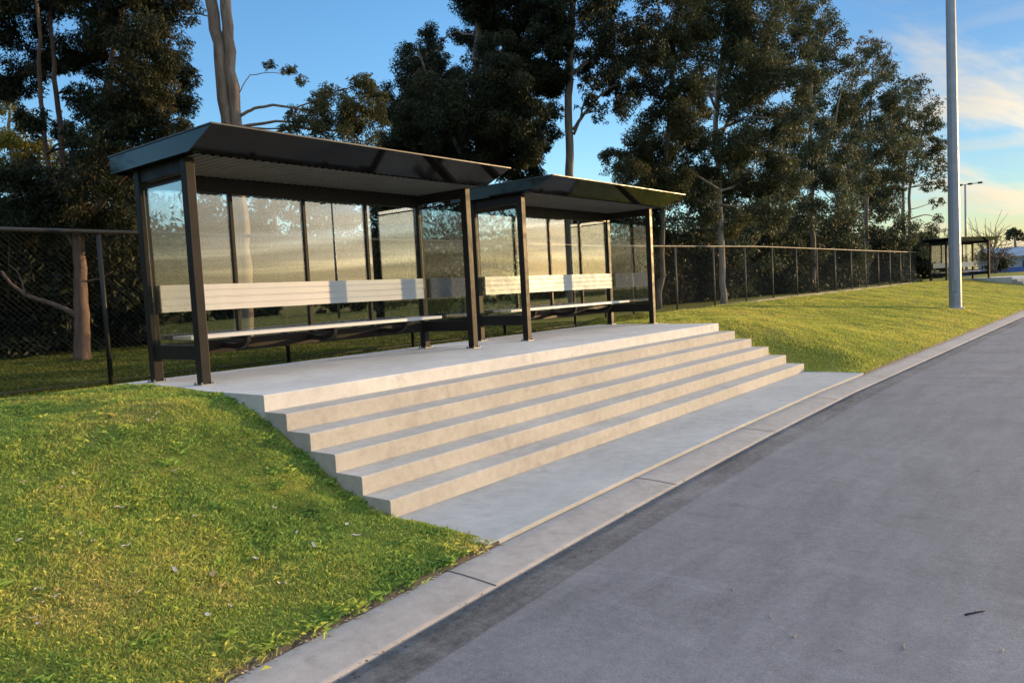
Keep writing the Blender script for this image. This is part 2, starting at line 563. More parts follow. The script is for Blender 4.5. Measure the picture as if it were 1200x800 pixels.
# ------------------------------------------------------------------ bus shelter
def make_shelter():
    root = empty("bus_shelter")
    hx, hy, p = 2.035, .475, .05
    H = 2.235
    for sx in (-1, 1):
        for sy in (-1, 1):
            o = MB().box(sx * hx - p, sx * hx + p, sy * hy - p, sy * hy + p, .0, H, .007).build("post", M["black"], root)
            b = MB().box(sx * hx - .075, sx * hx + .075, sy * hy - .075, sy * hy + .075, .0005, .010)
            b.build("base_plate", M["steel"], o)
            for bx in (-.062, .062):
                for by in (-.062, .062):
                    MB().tube([(sx * hx + bx, sy * hy + by, .01), (sx * hx + bx, sy * hy + by, .03)], .009, 6).build("anchor_bolt", M["steel"], o)
    # lower rails and header beams
    MB().box(-hx + p, hx - p, hy - .03, hy + .03, .245, .395, .006).build("lower_rail", M["black"], root)
    for sx in (-1, 1):
        MB().box(sx * hx - .03, sx * hx + .03, -hy + p, hy - p, .245, .395, .006).build("lower_rail", M["black"], root)
        MB().box(sx * hx - .03, sx * hx + .03, -hy + p, hy - p, 2.10, H - .003, .006).build("header_beam", M["black"], root)
    MB().box(-hx + p, hx - p, hy - .035, hy + .035, 2.06, H - .003, .006).build("header_beam", M["black"], root)
    # back panes and mullions
    e = [-hx + p, -1.018, 0.0, 1.018, hx - p]
    for i in range(4):
        a, b = e[i] + (.0 if i == 0 else .022), e[i + 1] - (.0 if i == 3 else .022)
        MB().box(a + .004, b - .004, hy - .005, hy + .005, .398, 2.057).build("glass_pane", M["glass"], root)
        if i:
            MB().box(e[i] - .022, e[i] + .022, hy - .03, hy + .03, .3955, 2.0595, .004).build("mullion", M["black"], root)
    for sx in (-1, 1):
        MB().box(sx * hx - .005, sx * hx + .005, -hy + p + .003, hy - p - .003, .398, 2.03).build("glass_pane", M["glass"], root)
        MB().box(sx * hx - .012, sx * hx + .012, -hy + p + .001, hy - p - .001, 2.032, 2.05).build("pane_clip", M["black"], root)
    # backrest: two hollow aluminium planks with grooves
    y = hy - .11
    bk = MB()
    zz = .735
    ribs = []
    prof = [(y + .035, zz)]
    pts = [(0, 0), (0, .055), (.003, .060), (.003, .066), (0, .073), (0, .132), (.005, .138), (.005, .147), (0, .155), (0, .215), (.003, .221), (.003, .227), (0, .233), (0, .290)]
    prof = [(y + a, zz + b) for a, b in pts]
    prof = [(y + .035, zz)] + [(y + .035, zz + .29)] + prof[::-1]
    bk.prism_x(prof, -hx + p + .012, hx - p - .03)
    backrest = bk.build("backrest", M["alu"], root)
    MB().box(-hx + p + .004, -hx + p + .011, y - .002, y + .037, zz - .002, zz + .292).build("end_cap", M["steel"], backrest)
    MB().box(hx - p - .029, hx - p - .022, y - .002, y + .037, zz - .002, zz + .292).build("end_cap", M["steel"], backrest)
    for bx in (-1.4, 0, 1.4):
        MB().box(bx - .02, bx + .02, y + .036, hy - .031, zz + .05, zz + .24).build("bracket", M["black"], backrest)
    # seat: three planks, cantilevered on curved black brackets
    seat = empty("seat"); seat.parent = root
    for k in range(3):
        MB().box(-1.93, 1.83, -.095 + k * .125, -.095 + k * .125 + .117, .438, .48, .006).build("plank", M["alu"], seat)
    for bx in (-1.25, -.05, 1.15):
        br = MB()
        path = [(bx, hy - .03, .325), (bx, hy - .12, .325), (bx, .20, .318), (bx, .10, .322), (bx, .0, .345), (bx, -.05, .385), (bx, -.06, .437)]
        for s in (-1,):
            vs, fs = [], []
            for k, (x_, y_, z_) in enumerate(path):
                d = np.array(path[min(k + 1, len(path) - 1)]) - np.array(path[max(k - 1, 0)])
                d /= np.linalg.norm(d)
                nrm = np.array([0, -d[2], d[1]])
                for sx_ in (-.022, .022):
                    for sn in (-.03, .03):
                        vs.append((x_ + sx_, y_ + nrm[1] * sn, z_ + nrm[2] * sn))
            for k in range(len(path) - 1):
                a = 4 * k; b2 = a + 4
                for q0, q1 in ((0, 1), (1, 3), (3, 2), (2, 0)):
                    fs.append((a + q0, a + q1, b2 + q1, b2 + q0))
            fs.append((0, 2, 3, 1)); a = 4 * (len(path) - 1); fs.append((a, a + 1, a + 3, a + 2))
            br.add(vs, fs)
        br.box(bx - .02, bx + .02, -.08, .26, .405, .436)
        br.build("seat_bracket", M["black"], seat)
    # roof
    rx = 2.17
    roof = MB().prism_x([(-1.186, 2.415), (-.76, 2.238), (.845, 2.238), (.845, 2.415)], -rx, rx).build("roof", M["black_gloss"], root)
    sh = MB().prism_x([(-1.200, 2.4165), (.86, 2.4165), (.86, 2.430), (-1.200, 2.430)], -rx - .012, rx + .012)
    sh.build("roof_sheet", M["sheet"], roof)
    so = MB()
    n = 44
    x0, x1 = -rx + .10, rx - .10
    prof = []
    per = (x1 - x0) / n
    vs, fs = [], []
    xsx = []
    for k in range(n):
        xs0 = x0 + k * per
        xsx += [(xs0, 2.232), (xs0 + per * .62, 2.232), (xs0 + per * .72, 2.223), (xs0 + per * .90, 2.223)]
    xsx.append((x1, 2.232))
    for (xx, zz_) in xsx:
        vs += [(xx, -.72, zz_), (xx, .395, zz_)]
    for k in range(len(xsx) - 1):
        fs.append((2 * k, 2 * k + 1, 2 * k + 3, 2 * k + 2))
    so.add(vs, fs)
    so.build("soffit", M["soffit"], roof)
    return root

shelter = make_shelter()
shelter.location = (6.026, 7.586, ZP)
tag(shelter, "nearest black bus shelter with glass back and pale bench, at the landing's left end", "bus shelter", "black bus shelters along the fence")
sh2 = copy_tree(shelter)
sh2.location = (11.365, 7.586, ZP)
tag(sh2, "second black bus shelter, at the right-hand end of the same landing", "bus shelter", "black bus shelters along the fence")
# distant shelter
a0 = rad(-24)
bl = at(1091, 329, 44.6)
sh3 = copy_tree(shelter)
dx, dy = 2.035, -.475
Zf = bl[2] - .02
cx = bl[0] + dx * math.cos(a0) - dy * math.sin(a0)
cy = bl[1] + dx * math.sin(a0) + dy * math.cos(a0)
sh3.location = (cx, cy, Zf)
sh3.rotation_euler = (0, 0, a0)
tag(sh3, "small distant black bus shelter where the fence ends, partly behind the grey pole", "bus shelter", "black bus shelters along the fence")
# distant steps under it
root = copy_tree(steps)
root.name = "concrete_steps"
for ch in list(root.children):
    if ch.name.startswith("landing_edge"):
        bpy.data.objects.remove(ch)
off = Vector((3.45, Y0 - 7.586, 0))
off.rotate(Matrix.Rotation(a0, 3, "Z"))
root.location = (cx + off.x, cy + off.y, Zf - ZP)
root.rotation_euler = (0, 0, a0)
root.scale = (.36, 1, 1)
tag(root, "far pale concrete steps below the small distant shelter at the road bend", "steps")

# ------------------------------------------------------------------ fences
def make_fence(x0, x1, y, posts, mat, label, zf, h=1.72, cell=.062, wr=.0016):
    root = empty("chain_link_fence", (x0, y, 0))
    zt = lambda x: zf(x) + h
    for pxx in posts:
        zb = zf(pxx)
        MB().tube([(pxx - x0, 0, zb - .2), (pxx - x0, 0, zb + h - .03)], .027, 8).build("post", mat, root)
    n = 24
    xx = np.linspace(x0, x1, n)
    MB().tube([(x - x0, 0, zt(x)) for x in xx], .024, 8).build("top_rail", mat, root)
    MB().tube([(x - x0, -.004, zf(x) + .05) for x in xx], .008, 6).build("bottom_wire", mat, root)
    V, Fq = [], []
    hgt = h - .05
    for sgn in (-1, 1):
        st = np.arange(x0 - hgt if sgn > 0 else x0, (x1 if sgn > 0 else x1 + hgt), cell)
        for s in st:
            xa, xb = s, s + sgn * hgt
            ta, tb = 0.0, 1.0
            lo, hi = x0, x1
            if sgn > 0:
                ta = max(0, (lo - xa) / hgt); tb = min(1, (hi - xa) / hgt)
            else:
                ta = max(0, (xa - hi) / hgt); tb = min(1, (xa - lo) / hgt)
            if tb - ta < .02:
                continue
            pa = np.array([xa + sgn * hgt * ta - x0, 0, zf(xa) + .05 + hgt * ta])
            pb = np.array([xa + sgn * hgt * tb - x0, 0, zf(xb) + .05 + hgt * tb])
            o = len(V)
            yo = .003 * sgn
            for p in (pa, pb):
                for k in range(3):
                    t = 2 * math.pi * k / 3
                    V.append((p[0] + wr * math.cos(t), yo + wr * math.sin(t), p[2] + wr * .5 * math.cos(t)))
            for k in range(3):
                k2 = (k + 1) % 3
                Fq.append((o + k, o + k2, o + 3 + k2, o + 3 + k))
    me = np_mesh("wire_mesh", np.array(V), np.array(Fq), mat, root)
    tag(root, label, "fence", "chain-link fences behind the shelters")
    return root
FY = 8.9
zleft = lambda x: .80
zright = lambda x: float(np.interp(x, [14, 18, 24, 30, 40, 50, 60], [.80, .84, .92, .92, .92, .93, .96]))
pl = [3.88 + 2.37 * k for k in range(-5, 5)]
make_fence(-8, 14.55, FY, pl, M["fence_black"], "black chain-link fence with black posts running behind the two near shelters", zleft)
pr = [15.85, 18.14, 20.52, 22.86, 25.22, 27.66] + [27.66 + 2.4 * k for k in range(1, 9)] + [14.6]
make_fence(14.6, 48.6, FY, pr, M["fence_grey"], "grey chain-link fence along the top of the right lawn up to the distant shelter", zright, wr=.0015)
ed = MB()
for i in range(30):
    xa, xb = 14.6 + 34 * i / 30, 14.6 + 34 * (i + 1) / 30
    ed.box(xa, xb - .01, FY - .05, FY + .05, zright(xa) - .25, zright(xa) + .022)
tag(ed.build("mow_strip", M["kerb"]), "narrow concrete mowing strip under the grey fence on the right lawn", "edging")

# ------------------------------------------------------------------ lamp pole, floodlights, shed
zpole = float(height(28.9, 4.2))
lp = empty("light_pole", (28.95, 4.16, zpole))
tag(lp, "tall thick grey-blue steel pole standing on the right lawn near the kerb", "light pole")
nseg = 12
MB().tube([(0, 0, -.3), (0, 0, 1), (0, 0, 6), (0, 0, 11), (0, 0, 16)], [.195, .19, .162, .14, .10], 12, smooth=False).build("shaft", M["pole"], lp)
MB().tube([(0, 0, -.02), (0, 0, .035)], .27, 16, smooth=False).build("base_flange", M["path"], lp)
MB().box(-.205, -.182, -.07, .07, .55, .95, .004).build("hatch", M["pole"], lp)
MB().box(-1.6, 1.6, -.06, .06, 15.9, 16.0).build("crossarm", M["pole"], lp)
for k in (-1.3, -.45, .45, 1.3):
    MB().box(k - .28, k + .28, -.35, -.02, 16.02, 16.3, .02).build("floodlight_head", M["steel"], lp)

def floodlight(loc, h, rz, label, nh, arm, r=.12):
    root = empty("floodlight_mast", loc, rz)
    MB().tube([(0, 0, -.2), (0, 0, h * .5), (0, 0, h)], [r, r * .8, r * .55], 8).build("shaft", M["steel"], root)
    MB().box(-arm, arm, -.05, .05, h, h + .08).build("crossarm", M["steel"], root)
    for k in range(nh):
        x = -arm + 2 * arm * k / (nh - 1)
        MB().box(x - .24, x + .24, -.2, .15, h - .05, h + .16, .03).build("floodlight_head", M["rubber"], root)
    return tag(root, label, "floodlight")
floodlight((105, 13.9, .4), 11.0, rad(80), "thin distant floodlight mast rising above the small far shelter", 4, 1.6, .17)
floodlight((48.3, 16.12 - 60, 0), 11.2, rad(38), "twin-headed floodlight mast seen mirrored in the nearer shelter's glass", 2, .85, .14)

sc_ = at(1212, 306, 75)
shed = empty("shed", (sc_[0], sc_[1], .35), rad(-70))
W = 3.7
zs = lambda py: (1.6 + (308 - py) / F_PX * 75 - .35)
MB().box(-W, W, 0, 5, -.4, 2.15).build("wall", M["shed_wall"], shed)
MB().add([(-W - .3, -.35, 2.12), (W + .3, -.35, 2.12), (W + .3, 2.5, 3.05), (-W - .3, 2.5, 3.05), (-W - .3, 5.3, 2.12), (W + .3, 5.3, 2.12),
          (-W - .3, -.35, 2.22), (W + .3, -.35, 2.22), (W + .3, 2.5, 3.15), (-W - .3, 2.5, 3.15), (-W - .3, 5.3, 2.22), (W + .3, 5.3, 2.22)],
         [(0, 1, 2, 3), (3, 2, 5, 4), (6, 9, 8, 7), (9, 10, 11, 8), (0, 6, 7, 1), (4, 5, 11, 10), (0, 3, 9, 6), (3, 4, 10, 9), (1, 7, 8, 2), (2, 8, 11, 5)]).build("roof", M["shed_roof"], shed)
MB().box(-1.0, 3.2, -.03, -.002, -.1, 1.75).build("roller_door", M["shed_door"], shed)
tag(shed, "low blue-grey shed with dark roller door at the far right edge", "shed")
bp = at(1180, 320, 71)
MB_b = MB().box(-4.2, 6, -.05, .05, -.3, .72)
blue = MB_b.build("barrier", M["blue"])
blue.location = (bp[0], bp[1], bp[2] - .2); blue.rotation_euler = (0, 0, rad(-72))
tag(blue, "low bright blue barrier in front of the far shed", "barrier")

# ------------------------------------------------------------------ foliage
def leaves(centres, radii, counts, size, flat=.8, droop=.6):
    """leaf quads scattered round clump centres; returns V, F, rnd"""
    C = np.repeat(centres, counts, 0)
    Rr = np.repeat(radii, counts)
    n = len(C)
    P = rng.normal(0, 1, (n, 3))
    P /= np.linalg.norm(P, axis=1)[:, None] + 1e-9
    rr = rng.random(n) ** .45
    P = P * (rr * Rr)[:, None] * np.array([1, 1, flat])
    P[:, 2] -= .25 * Rr * rng.random(n)
    P += C
    d = rng.normal(0, 1, (n, 3)); d[:, 2] = -np.abs(d[:, 2]) * droop - droop * .8
    d /= np.linalg.norm(d, axis=1)[:, None]
    s = np.cross(d, rng.normal(0, 1, (n, 3)))
    s /= np.linalg.norm(s, axis=1)[:, None] + 1e-9
    ln = size[0] * rng.uniform(.6, 1.35, n); wd = size[1] * rng.uniform(.7, 1.3, n)
    nrm = np.cross(d, s)
    tip = P + d * ln[:, None] + nrm * (ln * .12 * rng.normal(0, 1, n))[:, None]
    mid = P + d * (ln * .45)[:, None]
    V = np.stack([P, mid + s * wd[:, None] / 2, tip, mid - s * wd[:, None] / 2], 1).reshape(-1, 3)
    Fq = np.arange(4 * n).reshape(-1, 4)
    rnd = np.repeat(rng.random(len(centres)), counts) * .55 + rng.random(n) * .45
    return V, Fq, rnd

def jag(pts, k=3, amp=.06):
    """subdivide a polyline with small sideways wobble"""
    out = [np.array(pts[0], float)]
    for a, b in zip(pts[:-1], pts[1:]):
        a, b = np.array(a, float), np.array(b, float)
        l = np.linalg.norm(b - a)
        for i in range(1, k + 1):
            p = a + (b - a) * i / k
            if i < k:
                p = p + rng.normal(0, amp * l / k, 3)
            out.append(p)
    return out

def build_tree(name, label, base, stems, blobs, leaf, mat_l, mat_b, group=None, clump=16, dens=1.0, fill=1.0, cat="tree", extra=None):
    """stems: list of (polyline of world points, r0, r1); blobs: (centre, r) in world"""
    root = empty(name, tuple(base))
    b0 = np.array(base, float)
    # trunk
    mb = MB()
    ends = []
    for st in stems:
        pts, r0, r1 = st
        pp = jag(pts, 4, .05)
        n = len(pp)
        rs = [r0 + (r1 - r0) * (i / (n - 1)) ** .9 for i in range(n)]
        if st is stems[0] or len(st) > 3:
            rs[0] *= 1.25
        mb.tube([p - b0 for p in pp], rs, 9 if r0 > .08 else 6)
        ends += [(p, r) for p, r in zip(pp[n // 3:], rs[n // 3:])]
    cs, rs_, cnt = [], [], []
    leaf = (leaf[0] * .72, leaf[1] * .68)
    area = leaf[0] * leaf[1] * .5
    for (c, r) in blobs:
        c = np.array(c, float)
        # limb to the blob from the nearest stem point below
        best = min(ends, key=lambda e: np.linalg.norm(e[0] - c) + (3 if e[0][2] > c[2] + .2 else 0))
        d = np.linalg.norm(best[0] - c)
        q = (best[0] + c) / 2 + np.array([0, 0, .08 * d]) + rng.normal(0, .06 * d, 3)
        r0 = min(best[1] * .6, .02 + .012 * d)
        limb = jag([best[0], q, c], 3, .06)
        mb.tube([p - b0 for p in limb], list(np.linspace(r0, r0 * .35, len(limb))), 5)
        nc = max(6, int(1.5 * clump * rng.uniform(.8, 1.2)))
        for k in range(nc):
            u = rng.normal(0, 1, 3); u /= np.linalg.norm(u)
            o = c + u * r * (rng.random() ** .42) * np.array([1, 1, .92])
            cr = r * rng.uniform(.20, .44)
            cs.append(o); rs_.append(cr)
            cnt.append(max(6, int(dens * 2.6 * math.pi * cr * cr / area * rng.uniform(.5, 1.3))))
            if k % 2 == 0:
                tw = jag([c, (c + o) / 2 + rng.normal(0, .1 * r, 3), o], 2, .08)
                mb.tube([p - b0 for p in tw], list(np.linspace(r0 * .35, r0 * .12, len(tw))), 4)
    mb.build("trunk", mat_b, root)
    V, Fq, rnd = leaves(np.array(cs), np.array(rs_), np.array(cnt), leaf)
    np_mesh("crown", V - b0, Fq, mat_l, root, rnd)
    if extra:
        for nm, bl2, mt2, dn in extra:
            cs, rs_, cnt = [], [], []
            for (c, r) in bl2:
                for k in range(clump):
                    u = rng.normal(0, 1, 3); u /= np.linalg.norm(u)
                    cs.append(np.array(c) + u * r * rng.random() ** .42); cr = r * rng.uniform(.2, .4); rs_.append(cr)
                    cnt.append(max(5, int(dn * 2.3 * math.pi * cr * cr / area)))
            V, Fq, rnd = leaves(np.array(cs), np.array(rs_), np.array(cnt), leaf)
            np_mesh("tip_leaves", V - b0, Fq, mt2, root, rnd)
    tag(root, label, cat, group)
    return root

def blobs(depth, lst, spread=.06):
    out = []
    for q in lst:
        px, py, rp = q[:3]
        d = depth * (1 + rng.uniform(-spread, spread))
        out.append((at(px, py, d), rp * d / F_PX))
    return out

def stem(depth, pts, r0, r1, lean=0.0):
    return ([at(px, py, depth + lean * i) for i, (px, py) in enumerate(pts)], r0, r1)

TG = "eucalyptus trees behind the fence"
# T1: broad multi-stemmed tree at far left
d = 14.2
build_tree("gum_tree", "big dark multi-stemmed tree at far left with reddish trunk and low bare limb", at(97, 424, d),
    [stem(d, [(97, 428), (96, 380), (94, 330), (92, 268)], .155, .10),
     stem(d, [(92, 270), (74, 190), (66, 110), (60, 40), (56, -40)], .07, .03, .12),
     stem(d, [(92, 270), (58, 200), (48, 120), (45, 20), (40, -60)], .06, .025, -.1),
     stem(d, [(93, 272), (106, 180), (128, 90), (146, 10), (160, -60)], .085, .03, .1),
     stem(d, [(106, 200), (140, 140), (175, 90), (200, 50)], .045, .02, .15),
     stem(d, [(93, 300), (70, 262), (40, 235), (25, 225)], .04, .02, -.1),
     stem(d, [(92, 371), (76, 362), (50, 352), (30, 346), (12, 332), (2, 318)], .055, .025, .08),
     stem(d, [(30, 346), (26, 330), (20, 318), (10, 310)], .02, .01),
     stem(d, [(100, 330), (118, 326), (132, 318)], .02, .008)],
    blobs(d, [(15, 15, 45), (45, 40, 40), (90, 5, 50), (150, 5, 50), (200, 10, 32), (125, 55, 42), (180, 55, 42), (205, 72, 22), (185, 110, 38), (208, 118, 20), (150, 120, 42),
              (172, 158, 36), (205, 148, 20), (118, 130, 30), (28, 85, 26), (8, 100, 26), (60, 75, 16), (88, 60, 26), (92, 110, 16), (70, 150, 16), (40, 140, 20), (95, 165, 24), (220, 92, 15), (216, 150, 14), (110, 195, 46), (60, 255, 42), (30, 215, 34), (150, 205, 36), (15, 260, 34), (110, 255, 38), (75, 215, 30), (130, 165, 34),
              (80, -60, 70), (160, -50, 60), (10, -60, 60)], .09),
    (.12, .034), M["leaf_dark"], M["bark_red"], TG, 19, .66,
    extra=[("b", blobs(d, [(170, 60, 34), (150, 95, 30), (186, 104, 28), (130, 40, 28), (178, 22, 26), (165, 128, 20)], .06), M["leaf_sunlit_brown"], .42)])  # sunlit clumps put in as a browner leaf colour

# T2: tall twin-stemmed gum through the shelter roof line
d = 15.7
build_tree("gum_tree", "tall bare twin-trunked tan gum directly behind the nearer shelter", at(286, 410, d),
    [stem(d, [(284, 414), (281, 330), (277, 250), (268, 160), (258, 70), (247, 0), (238, -90)], .145, .115),
     stem(d, [(292, 414), (288, 330), (284, 250), (277, 150), (270, 60), (264, 0), (256, -90)], .14, .105),
     stem(d, [(281, 136), (298, 127), (320, 123), (345, 127), (372, 130)], .035, .018),
     stem(d, [(345, 127), (375, 115), (400, 105), (430, 98)], .018, .008, .05),
     stem(d, [(279, 112), (286, 98), (293, 88), (320, 85), (345, 88)], .014, .006),
     stem(d, [(247, 20), (230, 16), (212, 18), (198, 22)], .016, .008)],
    blobs(d, [(398, 132, 34), (420, 112, 26), (434, 96, 16), (372, 142, 24), (440, 138, 20), (410, 155, 30), (350, 138, 15), (338, 152, 12), (442, 112, 13), (340, 82, 9), (316, 74, 7), (352, 92, 7), (375, 118, 14),
              (218, 3, 8), (250, -130, 60), (300, -150, 60), (190, -140, 55)], .03),
    (.12, .034), M["leaf_olive"], M["bark_tan"], TG, 15, .62)

# T3: dense dark pair of crowns in the middle
d = 23.5
build_tree("gum_tree", "dense near-black tree rising between the two near shelter roofs", at(575, 392, d),
    [stem(d, [(575, 395), (570, 300), (562, 200), (556, 110), (560, 20), (565, -60)], .20, .07),
     stem(d, [(566, 230), (530, 160), (505, 100), (490, 60)], .08, .025, -.2),
     stem(d, [(560, 180), (590, 110), (608, 40), (620, -40)], .09, .03, .2)],
    blobs(d, [(490, 80, 32), (508, 52, 24), (478, 112, 30), (470, 148, 30), (505, 128, 44), (520, 92, 36), (545, 150, 46), (580, 120, 44), (575, 70, 40), (568, 30, 38), (600, 50, 42), (610, 5, 42),
              (630, 95, 34), (600, 150, 44), (628, 150, 30), (560, 190, 40), (612, 188, 34), (500, 172, 34), (640, 40, 26), (560, -10, 36), (590, -50, 60), (520, 190, 34), (460, 168, 22)], .09),
    (.15, .045), M["leaf_dark"], M["bark_grey"], TG, 20, 1.0)

# T4: single straight trunk between
d = 23.1
build_tree("gum_tree", "tall open-crowned gum with one straight dark trunk between the shelter roofs", at(668, 372, d),
    [stem(d, [(668, 376), (667, 280), (667, 200), (666, 130), (668, 60), (672, 0), (676, -80)], .15, .09),
     stem(d, [(672, 152), (684, 134), (697, 118), (712, 104)], .06, .025, .1),
     stem(d, [(672, 158), (680, 140), (683, 125), (700, 100)], .045, .02, -.1),
     stem(d, [(668, 90), (700, 62), (722, 40)], .06, .03, .15),
     stem(d, [(668, 75), (645, 48), (625, 30)], .06, .03, -.15)],
    blobs(d, [(690, 18, 30), (660, 20, 26), (720, 50, 32), (742, 95, 34), (715, 100, 22), (700, 68, 22), (650, 62, 20), (635, 22, 24), (745, 20, 36), (730, 125, 20), (690, 95, 13), (648, 100, 13), (760, 60, 28),
              (690, -40, 50), (740, -40, 50), (640, -40, 40), (660, 45, 22), (678, 72, 18), (655, 85, 16), (690, 118, 14), (700, 45, 26), (648, 130, 14), (725, 75, 26), (705, 132, 12), (645, 5, 26), (675, 0, 26), (712, 10, 28)], .08),
    (.17, .05), M["leaf_dark"], M["bark_grey"], TG, 13, .62)

# T5: yellow-olive hanging foliage
d = 26.5
build_tree("gum_tree", "yellow-olive drooping gum crown just above the second shelter's roof", at(772, 362, d),
    [stem(d, [(772, 365), (776, 280), (780, 200), (786, 110), (792, 30), (800, -60)], .11, .05),
     stem(d, [(780, 220), (750, 180), (735, 160)], .06, .03, .2),
     stem(d, [(842, 222), (815, 205), (800, 195)], .05, .03)],
    blobs(d, [(772, 48, 30), (796, 60, 34), (788, 95, 34), (770, 120, 32), (792, 140, 34), (772, 165, 34), (800, 180, 32), (745, 185, 26), (725, 185, 22), (760, 205, 34), (785, 215, 32), (738, 210, 26), (812, 110, 26),
              (812, 215, 28), (790, 12, 34), (815, 25, 30), (800, -50, 50), (765, 235, 26)], .07),
    (.19, .055), M["leaf_olive"], M["bark_grey"], TG, 15, .62)

# T6: large gum with pale trunk at the fence
d = 28.6
build_tree("gum_tree", "large dark gum whose pale trunk meets the ground at the grey fence", at(848, 357, d),
    [stem(d, [(848, 359), (846, 300), (843, 240), (839, 170), (840, 110), (850, 40), (858, -40)], .125, .08),
     stem(d, [(839, 170), (865, 120), (890, 70), (905, 20)], .08, .03, .3),
     stem(d, [(840, 130), (822, 90), (815, 50)], .06, .03, -.3)],
    blobs(d, [(848, 25, 44), (885, 20, 44), (822, 15, 34), (872, 65, 40), (905, 60, 40), (838, 85, 26), (815, 118, 28), (880, 105, 40), (915, 105, 38), (858, 118, 24), (938, 45, 26), (938, 90, 24), (895, 145, 38), (925, 140, 30),
              (862, 175, 36), (822, 165, 24), (830, 200, 30), (892, 185, 38), (850, 215, 36), (880, 225, 38), (915, 210, 34), (820, 235, 28), (850, 255, 30), (905, 250, 30), (860, -40, 60), (910, -30, 50), (820, -30, 40)], .08),
    (.20, .06), M["leaf_mid"], M["bark_pale"], TG, 15, .6)

# T7
d = 41.5
build_tree("gum_tree", "mid-distance green gum beside the largest one, thin grey trunk crossing the fence", at(953, 341, d),
    [stem(d, [(953, 343), (953, 280), (950, 200), (950, 120), (948, 40), (946, -10)], .16, .05),
     stem(d, [(951, 210), (975, 160), (985, 110)], .07, .03)],
    blobs(d, [(948, 12, 24), (965, 30, 24), (930, 15, 24), (985, 45, 14), (950, 55, 26), (968, 72, 22), (990, 75, 14), (955, 105, 30), (985, 120, 28), (960, 150, 34), (935, 165, 30), (985, 165, 30), (965, 195, 34), (930, 205, 30), (995, 205, 28), (945, 235, 30), (980, 240, 30), (955, -25, 26)], .07),
    (.28, .085), M["leaf_mid"], M["bark_grey"], TG, 14, .55)

# T8
d = 53.7
build_tree("gum_tree", "distant olive gum with reddish top left of the tall grey pole", at(1015, 334, d),
    [stem(d, [(1015, 336), (1015, 270), (1016, 200), (1020, 130), (1024, 70)], .19, .05),
     stem(d, [(1016, 210), (1036, 170), (1045, 130)], .08, .03)],
    blobs(d, [(1018, 66, 20), (1034, 80, 20), (1012, 95, 26), (1038, 108, 24), (1020, 125, 28), (1048, 135, 22), (1000, 145, 28), (1030, 160, 30), (1010, 180, 30), (1045, 180, 26), (1000, 210, 28), (1030, 215, 28), (1055, 160, 18), (1048, 210, 18), (1015, 240, 24), (1038, 245, 18)], .06),
    (.33, .10), M["leaf_mid"], M["bark_grey"], TG, 14, .55,
    extra=[("r", blobs(d, [(1014, 44, 10), (1028, 52, 12), (1042, 66, 10), (1008, 55, 9)], .03), M["leaf_red"], .28)])

# T9
d = 72
build_tree("gum_tree", "farthest gum with two pale slim trunks beside the distant shelter", at(1062, 326, d),
    [stem(d, [(1059, 327), (1059, 270), (1058, 220), (1062, 170), (1068, 120)], .20, .07),
     stem(d, [(1066, 327), (1066, 270), (1066, 220), (1078, 170), (1088, 130)], .20, .06)],
    blobs(d, [(1072, 105, 16), (1062, 125, 18), (1082, 125, 20), (1092, 148, 18), (1068, 150, 22), (1084, 172, 20), (1060, 178, 20), (1075, 200, 18), (1096, 178, 14), (1055, 205, 14), (1102, 165, 10), (1098, 198, 12), (1088, 215, 10), (1104, 215, 9), (1096, 236, 9), (1100, 255, 6), (1108, 190, 7)], .05),
    (.42, .13), M["leaf_mid"], M["bark_grey"], TG, 13, .45,
    extra=[("r", blobs(d, [(1066, 92, 9), (1078, 96, 10), (1090, 112, 9)], .03), M["leaf_red"], .3)])

d = 25
build_tree("tree", "ragged dark tree seen through the nearest shelter's glass", at(330, 400, d),
    [stem(d, [(330, 400), (328, 330), (322, 260), (318, 210)], .12, .05), stem(d, [(328, 320), (370, 270), (395, 220)], .07, .03)],
    blobs(d, [(215, 250, 26), (240, 222, 24), (255, 285, 30), (300, 215, 24), (330, 205, 26), (315, 250, 26), (355, 225, 24), (385, 210, 28), (400, 250, 26), (350, 280, 30), (420, 225, 24), (300, 300, 30), (390, 300, 30), (220, 310, 30), (270, 325, 30), (335, 325, 30), (440, 205, 24)], .06),
    (.18, .055), M["leaf_dark"], M["bark_grey"], TG, 11, .62)
d = 26
build_tree("tree", "ragged dark tree behind the gap between the two near shelters", at(505, 385, d),
    [stem(d, [(505, 385), (503, 320), (498, 250), (500, 200)], .12, .05), stem(d, [(503, 320), (540, 270), (560, 230)], .07, .03)],
    blobs(d, [(455, 230, 26), (480, 255, 28), (470, 205, 26), (510, 225, 28), (530, 260, 28), (455, 285, 28), (500, 295, 30), (545, 235, 28), (575, 255, 26), (600, 235, 24), (590, 285, 28), (545, 300, 28), (630, 260, 26), (640, 300, 28), (690, 270, 24), (715, 255, 20), (740, 280, 26), (700, 305, 26), (755, 262, 24)], .06),
    (.18, .055), M["leaf_dark"], M["bark_grey"], TG, 13, .75)

